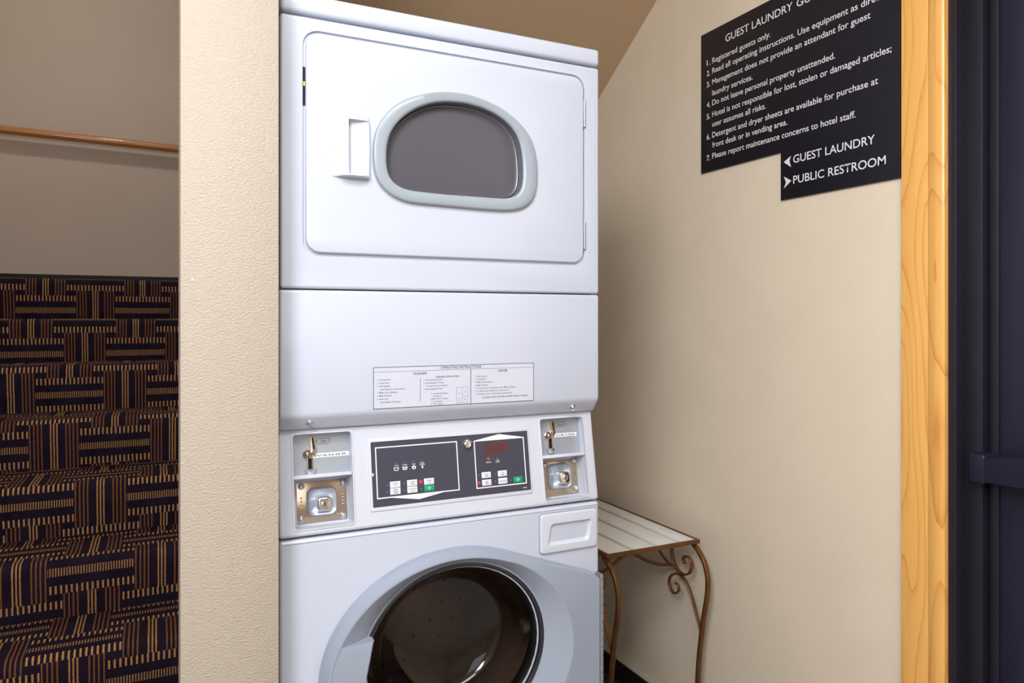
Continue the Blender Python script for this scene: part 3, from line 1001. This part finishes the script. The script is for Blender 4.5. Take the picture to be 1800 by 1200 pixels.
for a, b, lines in ((.4098, .0834, ['NORMAL', 'HOT']), (.4444, .0832, ['NORMAL', 'WARM']), (.4797, .0829, ['NORMAL', 'COLD']), (.4097, .0705, ['PERM', 'PRESS', 'WARM']), (.4443, .0702, ['DELICATES', 'COLD']),
                    (.6050, .0838, ['HIGH', 'TEMP']), (.6420, .0836, ['LOW', 'TEMP']), (.6050, .0684, ['MED', 'TEMP']), (.6420, .0684, ['DELICATES'])):
    button(a, b)
    n = len(lines)
    for i, t in enumerate(lines):
        st_ = .0040 if n < 3 else .0034
        line(F_slope, a + .0104, b - .0060 + (n - 1) / 2 * st_ - i * st_ - .0011, t, .0023, min(.017, .0021 * len(t)), .0023, 'print_grey', keyp, 'button_text', 'C', .008)
for a, b in ((.4797, .0699), (.6775, .0678)):
    button(a, b, 'green')
    c = (a + .0102, b - .0060)
    MB().outline(F_slope, [(c[0] - .0035, c[1]), (c[0], c[1] - .0032), (c[0] + .0035, c[1]), (c[0], c[1] + .0032)], .0007, .0018, .0023).build('start_symbol', M['print_white'], keyp, smooth=0)
for a, b in ((.4039, .0776), (.4389, .0775), (.4035, .0641), (.4382, .0640), (.4735, .0636), (.599, .0781), (.6359, .0778), (.6358, .0626), (.6717, .0619), (.6437, .1095)):
    MB().disc(F_slope, a, b, [(.0016, n0), (.0014, .0016)], 12).build('diode', M['print_dim'], keyp, smooth=0)
for a in (.4240, .4416, .4602, .4777):
    MB().box(a - .0017, a + .0017, .1180, .1194, n0, n1, fr=F_slope).build('diode', M['print_dim'], keyp, smooth=0)
for a, b, r in ((.4728, .0774, .0028), (.6226, .1101, .0021), (.5988, .0633, .0021)):
    m = MB()
    m.box(a - r, a + r, b - r, b + r, n0, .0019, bev=.0005, fr=F_slope)
    m.build('diode', M['red'], keyp, label='lit red diode')
MB().box(.6150, .6712, .1206, .1412, n0, .0013, fr=F_slope).build('display', M['display'], keyp, label='dim red display window')
kl = MB()
kl.disc(F_slope, .5775, .1445, [(.0098, .0009), (.0096, .0060), (.0086, .0075), (.0060, .0085), (.0056, .0070), (.0040, .0070), (.0036, .0082), (.0020, .0084)], 24)
kl.build('key_lock', M['chrome'], keyp, label='round chrome key lock')

# --- washer body
wb = MB()
x0, x1, y0, y1, z0, z1 = XL + .004, XR - .004, 1.3995, MB_Y, .03, 1.188
for q in (((x0, y0, z0), (x0, y1, z0), (x0, y1, z1), (x0, y0, z1)), ((x1, y0, z0), (x1, y1, z0), (x1, y1, z1), (x1, y0, z1)), ((x0, y1, z0), (x1, y1, z0), (x1, y1, z1), (x0, y1, z1)),
          ((x0, y0, z1), (x1, y0, z1), (x1, y1, z1), (x0, y1, z1)), ((x0, y0, z0), (x1, y0, z0), (x1, y1, z0), (x0, y1, z0))):
    wb.face([V(p) for p in q])
bmesh.ops.remove_doubles(wb.bm, verts=wb.bm.verts, dist=1e-5)
wcab = wb.build('washer_cabinet', M['white'], mach, smooth=0)
for sx in (XL + .05, XR - .05):
    for sy in (1.45, 2.02):
        m = MB()
        m.disc(Fr((0, 0, 0), (1, 0, 0), (0, 1, 0)), sx, sy, [(.022, 0), (.022, .012), (.012, .014), (.012, .031)], 14)
        m.build('foot', M['black'], wcab)
OC, ORX, ORZ = (.5387, .705), .270, .226
BC, BRX, BRZ = (.5450, .7200), .1955, .1780
wfp = MB()
wfp.plate(F_front, rrect(XL, XR, .115, .9850, .006), [ellipse(BC[0], BC[1], .185, .168, 48)], -.028, 0, bev=.007)
wfront = wfp.build('washer_front', M['white'], mach, smooth=30)
MB().box(XL + .004, XR - .004, 1.385, 1.399, .012, .111, bev=.002).build('kick_panel', M['white'], mach)
# detergent drawer
dr = MB()
Rr = lambda d, n, r=.008: [F_front.p(a, b, n) for a, b in rrect(.7350 + d, .8775 - d, .8885 + d, .9725 - d, r, 6)]
hx0, hx1, hz0, hz1 = .757, .857, .9055, .9500


def pull(k, n, dz=0.0, tilt=0.0):
    N = 6
    cx, cz = (hx0 + hx1) / 2, (hz0 + hz1) / 2
    out = []
    for a, b in rrect(hx0, hx1, hz0, hz1, .006, N):
        fz = (b - hz0) / (hz1 - hz0)
        sag = .0025 * (1 - ((a - cx) / (hx1 - hx0) * 2) ** 2)
        out.append(F_front.p(cx + (a - cx) * k + (.004 * (b - cz) / .022), cz + (b - cz) * k + dz + (sag if fz > .5 else 0), n - tilt * fz))
    return out


dr.loft([Rr(-.0005, 0), Rr(0, .004), Rr(.0015, .0056), Rr(.004, .0062), pull(1.03, .0062), pull(1.0, .0050), pull(.97, .0040, .0005, .012), pull(.92, .0022, .001, .018), pull(.86, .0008, .001, .019)], False, True)
drw = dr.build('detergent_drawer', M['whitep'], mach, smooth=32)
sg = MB()
sg.plate(F_front, rrect(.7335, .8790, .8870, .9740, .009, 5), [rrect(.7347, .8778, .8882, .9728, .008, 5)], .0001, .0006)
sg.build('drawer_seam', M['print_dim'], drw, smooth=0)

# washer door: an oval grey surround that runs out to a hinge plate on the right
N = 128


def hull_r(c, ell, pts):
    """radius by angle of the hull of an ellipse and some points"""
    P = ellipse(ell[0], ell[1], ell[2], ell[3], 160) + pts
    P = sorted(set(P))
    def half(Q):
        h = []
        for p in Q:
            while len(h) > 1 and (h[-1][0] - h[-2][0]) * (p[1] - h[-2][1]) - (h[-1][1] - h[-2][1]) * (p[0] - h[-2][0]) <= 0: h.pop()
            h.append(p)
        return h
    H = half(P)[:-1] + half(P[::-1])[:-1]
    return polar(H, c, N, 0)


def pl(c, rad, n, k=1.0):
    return [F_front.p(c[0] + r * k * math.cos(2 * PI * i / N), c[1] + r * k * math.sin(2 * PI * i / N), n) for i, r in enumerate(rad)]


def el(c, rx, rz, n):
    return [F_front.p(c[0] + rx * math.cos(2 * PI * i / N), c[1] + rz * math.sin(2 * PI * i / N), n) for i in range(N)]


HP = [(.872, .832), (.872, .580)]
ho = hull_r(OC, (OC[0], OC[1], ORX, ORZ), HP)
hi = hull_r(OC, (OC[0] - .002, OC[1], ORX - .006, ORZ - .006), [(.870, .829), (.870, .583)])
cr_r = polar(ellipse(.5335, .7045, .269, .2160, 160), OC, N, 0)
cr_m = [min(a * .975, b) for a, b in zip(hi, cr_r)]
wd = MB()
wd.loft([pl(OC, ho, .001), pl(OC, ho, .016), pl(OC, [a * .6 + b * .4 for a, b in zip(ho, hi)], .0225), pl(OC, hi, .0260),
         pl(OC, cr_m, .0345), pl(OC, [x * .985 for x in cr_m], .0350),
         [p.lerp(q, .5) for p, q in zip(pl(OC, [x * .985 for x in cr_m], .0330), el(BC, BRX, BRZ, .0120))],
         el(BC, BRX + .004, BRZ + .004, .0075), el(BC, BRX, BRZ, .0065), el(BC, BRX - .001, BRZ - .001, -.002)])
wdoor = wd.build('washer_door', M['dgrey'], mach, smooth=17)
gk = MB()
gk.loft([el(BC, BRX + .0004, BRZ + .0004, .0085), el(BC, BRX - .0030, BRZ - .0030, .0100), el(BC, BRX - .0065, BRZ - .0065, .0080), el(BC, BRX - .0080, BRZ - .0080, -.004)])
gk.build('bowl_ring', M['darkring'], wdoor, smooth=60, label='dark glossy ring around the glass')
bl = MB()
bl.loft([el(BC, BRX - .0075, BRZ - .0075, .002), el(BC, BRX - .011, BRZ - .011, -.008), el(BC, BRX * .86, BRZ * .86, -.028), el(BC, BRX * .80, BRZ * .80, -.060), el(BC, BRX * .76, BRZ * .76, -.088), el(BC, BRX * .68, BRZ * .68, -.103), el(BC, BRX * .50, BRZ * .50, -.112), el(BC, BRX * .25, BRZ * .25, -.117), el(BC, BRX * .06, BRZ * .06, -.118)], False, True)
bl.build('door_glass', M['washglass'], wdoor, smooth=80, label='clear glass bowl of the washer door', face=(0, -1, 0))
gs = MB()
gs.loft([el(BC, .1850, .1680, -.002), el(BC, .177, .160, -.012), el(BC, .1820, .1660, -.030), el(BC, .194, .178, -.05)])
gs.build('door_gasket', M['black'], wfront, smooth=60)
# finger grip at the left of the surround
hg = MB()
gz = .787
gl = []
for z_, kk in ((gz, 1), (gz - .004, 1), (.72, 1), (.66, 1), (.61, .6), (.585, .15)):
    s2 = max(0.0, 1 - ((z_ - .7045) / .2160) ** 2) ** .5
    xo = .5335 - .269 * s2 + .012
    s3 = max(0.0, 1 - ((z_ - BC[1]) / BRZ) ** 2) ** .5
    xi = BC[0] - BRX * s3 + .004
    tp = .0345
    if z_ == gz: tp = .0330
    gl.append([F_front.p(xo, z_, .0340), F_front.p(xo + (xi - xo) * .5, z_, .0240 * (1 - kk) + tp * kk), F_front.p(xi - .003, z_, .014 * (1 - kk) + tp * kk - .0015), F_front.p(xi, z_, .009 * (1 - kk) + (tp - .005) * kk), F_front.p(xi, z_, .004), F_front.p(xo, z_, .016)])
hg.loft(gl, True, True)
hg.build('door_grip', M['dgrey'], wdoor, smooth=30)
# piano hinge
ph = MB()
ph.box(.8725, .8800, .580, .832, .001, .0245, bev=.001, fr=F_front)
zc = .582
while zc < .828:
    ph.tube([F_front.p(.8772, zc, .0235), F_front.p(.8772, min(zc + .0165, .831), .0235)], .0034, 10)
    zc += .0185
ph.build('piano_hinge', M['steel'], wdoor, smooth=40)
# drum behind the glass
dm = MB()
DCc = (BC[0], .700)
dm.loft([el(DCc, .196, .186, -.050), el(DCc, .245, .235, -.075), el(DCc, .255, .245, -.12), el(DCc, .255, .245, -.42), el(DCc, .235, .225, -.45), el(DCc, .12, .115, -.44), el(DCc, .05, .048, -.43), el(DCc, .045, .043, -.42)], False, True)
for k in range(3):
    a = math.radians(40 + 120 * k)
    c_, s_ = math.cos(a), math.sin(a)
    dm.loft([[F_front.p(DCc[0] + (.250 - d) * c_ - w_ * s_, DCc[1] + (.240 - d) * s_ + w_ * c_, n) for d, w_ in ((0, -.04), (.045, -.012), (.05, 0), (.045, .012), (0, .04))] for n in (-.13, -.41)], True, True)
dm.build('wash_drum', M['drum'], wfront, smooth=40)
hl = MB()
for rr_, cnt in ((.085, 10), (.14, 16), (.19, 22)):
    for k in range(cnt):
        a = 2 * PI * k / cnt
        hl.disc(F_front, DCc[0] + rr_ * math.cos(a), DCc[1] + rr_ * math.sin(a), [(.004, -.437), (.0036, -.4365)], 8)
hl.build('drum_holes', M['gapblack'], wfront, smooth=0)

# ------------------------------------------------------------------ laundry sign on the right wall
sgn = thing('laundry_rules_sign', (WALL_X, 1.51, 1.99), 'black guest laundry rules sign with white text on the beige wall', 'sign')
F_sg = Fr((WALL_X, 0, 0), (0, -1, 0), (0, 0, 1))
Y0, Y1, Yt = 1.8655, 1.1571, 1.5279
m = MB()
m.prism(F_sg, [(-Y0, 1.8652), (-Yt, 1.8652), (-Yt, 1.7286), (-Y1, 1.7286), (-Y1, 2.3148), (-Y0, 2.3148)], 0.0, .0075, bev=.0007)
brd = m.build('board', M['sign'], sgn, smooth=30)
nn = .0078
for t, ya, yb, z, cap in (
        ('GUEST LAUNDRY', 1.7517, 1.4845, 2.2553, .0236),
        ('GUIDELINES', 1.4700, 1.2750, 2.2553, .0228),
        ('Registered guests only.', 1.8119, 1.566, 2.2078, .0182),
        ('Read all operating instructions. Use equipment as directed.', 1.8119, 1.1700, 2.1755, .0182),
        ('Management does not provide an attendant for guest', 1.8119, 1.2374, 2.1398, .0182),
        ('laundry services.', 1.8119, 1.6365, 2.1050, .0182),
        ('Do not leave personal property unattended.', 1.8119, 1.3428, 2.0735, .0182),
        ('Hotel is not responsible for lost, stolen or damaged articles;', 1.8119, 1.1796, 2.0368, .0182),
        ('user assumes all risks.', 1.8119, 1.5843, 2.0050, .0182),
        ('Detergent and dryer sheets are available for purchase at', 1.8119, 1.2163, 1.9705, .0182),
        ('front desk or in vending area.', 1.8119, 1.5034, 1.9385, .0182),
        ('Please report maintenance concerns to hotel staff.', 1.8119, 1.2804, 1.9035, .0182),
        ('GUEST LAUNDRY', 1.4820, 1.2251, 1.8255, .0230),
        ('PUBLIC RESTROOM', 1.4820, 1.1951, 1.7680, .0230)):
    line(F_sg, -ya, z, t, cap, ya - yb, nn, 'print_white', sgn, 'heading' if cap > .02 else 'text_line', 'L', .008)
for k, z in ((1, 2.2078), (2, 2.1735), (3, 2.1378), (4, 2.0720), (5, 2.0345), (6, 1.9685), (7, 1.9010)):
    line(F_sg, -1.8376, z, '%d.' % k, .0182, .0165, nn, 'print_white', sgn, 'line_number', 'L', .012)
for pts in ([(-1.5165, 1.8350), (-1.4900, 1.8475), (-1.4960, 1.8350), (-1.4900, 1.8165)], [(-1.5160, 1.7940), (-1.4890, 1.7780), (-1.5160, 1.7600), (-1.5080, 1.7770)]):
    m = MB()
    m.prism(F_sg, pts, .0074, .0079)
    m.build('arrow', M['print_white'], sgn, smooth=0)

# ------------------------------------------------------------------ slatted table beside the machine
tb = thing('slatted_table', (1.37, 2.27, 0), 'scrolled iron table with worn white slats between the machine and wall', 'table')
TY0, TY1, TZ = 1.812, 2.728, .694
for i, (a, b) in enumerate(((1.207, 1.2870), (1.3010, 1.3780), (1.3925, 1.4650), (1.4805, 1.5335))):
    MB().box(a, b, TY0 + .006, TY1 - .006, TZ - .011, TZ - .0005, bev=.0015).build('slat', M['slat'], tb)
fm = MB()
for a, b, c, d in ((1.195, 1.545, TY0 - .004, TY0 + .005), (1.195, 1.545, TY1 - .005, TY1 + .004), (1.195, 1.206, TY0 + .005, TY1 - .005), (1.534, 1.545, TY0 + .005, TY1 - .005)):
    fm.box(a, b, c, d, TZ - .0125, TZ + .0005, bev=.0015)
for yy in (2.0, 2.54):
    fm.box(1.206, 1.534, yy - .012, yy + .012, TZ - .0155, TZ - .0112)
fm.build('top_frame', M['iron'], tb)


def spl(pts, sub=6):
    P = [V(p) for p in pts]
    P = [P[0] * 2 - P[1]] + P + [P[-1] * 2 - P[-2]]
    out = []
    for i in range(1, len(P) - 2):
        for k in range(sub):
            t = k / sub
            p0, p1, p2, p3 = P[i - 1:i + 3]
            out.append(.5 * ((2 * p1) + (p2 - p0) * t + (2 * p0 - 5 * p1 + 4 * p2 - p3) * t * t + (3 * p1 - p0 - 3 * p2 + p3) * t ** 3))
    out.append(P[-2])
    return out


LEG = [(1.8400, .6785), (1.8304, .6750), (1.8050, .6590), (1.7795, .6335), (1.7658, .6015), (1.7620, .5718), (1.7658, .5294), (1.7757, .4846), (1.7872, .4286), (1.7950, .3787), (1.8028, .3234), (1.8090, .2474), (1.8080, .16), (1.7980, .07), (1.7820, .004)]
BRACE = [(1.7915, .4080), (1.7989, .4215), (1.8185, .464), (1.8384, .5046), (1.8627, .539), (1.8840, .5530), (1.9080, .5555), (1.9300, .5470), (1.9470, .5310), (1.9520, .5110), (1.9440, .4940), (1.9280, .4870), (1.9110, .4920), (1.9025, .5060), (1.9070, .5190), (1.9180, .5220)]
SCROLL = [(1.9385, .6790), (1.9385, .6327), (1.9341, .5982), (1.9200, .5770), (1.8980, .5650), (1.8750, .5640), (1.8530, .5730), (1.8410, .5910), (1.8384, .6110), (1.8480, .6240), (1.8627, .6270), (1.8750, .6200), (1.8780, .6080), (1.8710, .6000)]
SIDE = [(1.9385, .5720), (1.9750, .5860), (2.0200, .6150), (2.0700, .6470), (2.1400, .6680), (2.27, .6740)]
for sx in (1.2045, 1.5365):
    for mir in (False, True):
        f = (lambda y: y) if not mir else (lambda y: TY0 + TY1 - y)
        mk = lambda P: spl([(sx, f(y), z) for y, z in P])
        MB().strap(mk(LEG), (1, 0, 0), .0150, .0125).build('leg', M['iron'], tb, smooth=50)
        MB().strap(mk(BRACE), (1, 0, 0), .0125, .0055).build('scroll_brace', M['iron'], tb, smooth=50)
        MB().strap(mk(SCROLL), (1, 0, 0), .0150, .0060).build('scroll', M['iron'], tb, smooth=50)
        MB().strap(mk(SIDE), (1, 0, 0), .0100, .0060).build('side_arch', M['iron'], tb, smooth=50)
for yy in (1.945, TY0 + TY1 - 1.945):
    pts = [(1.2045, .585), (1.25, .592), (1.30, .612), (1.3705, .645), (1.441, .612), (1.491, .592), (1.5365, .585)]
    MB().tube(spl([(x, yy, z - .010) for x, z in pts]), .0058, 8).build('cross_arch', M['iron'], tb, smooth=60)
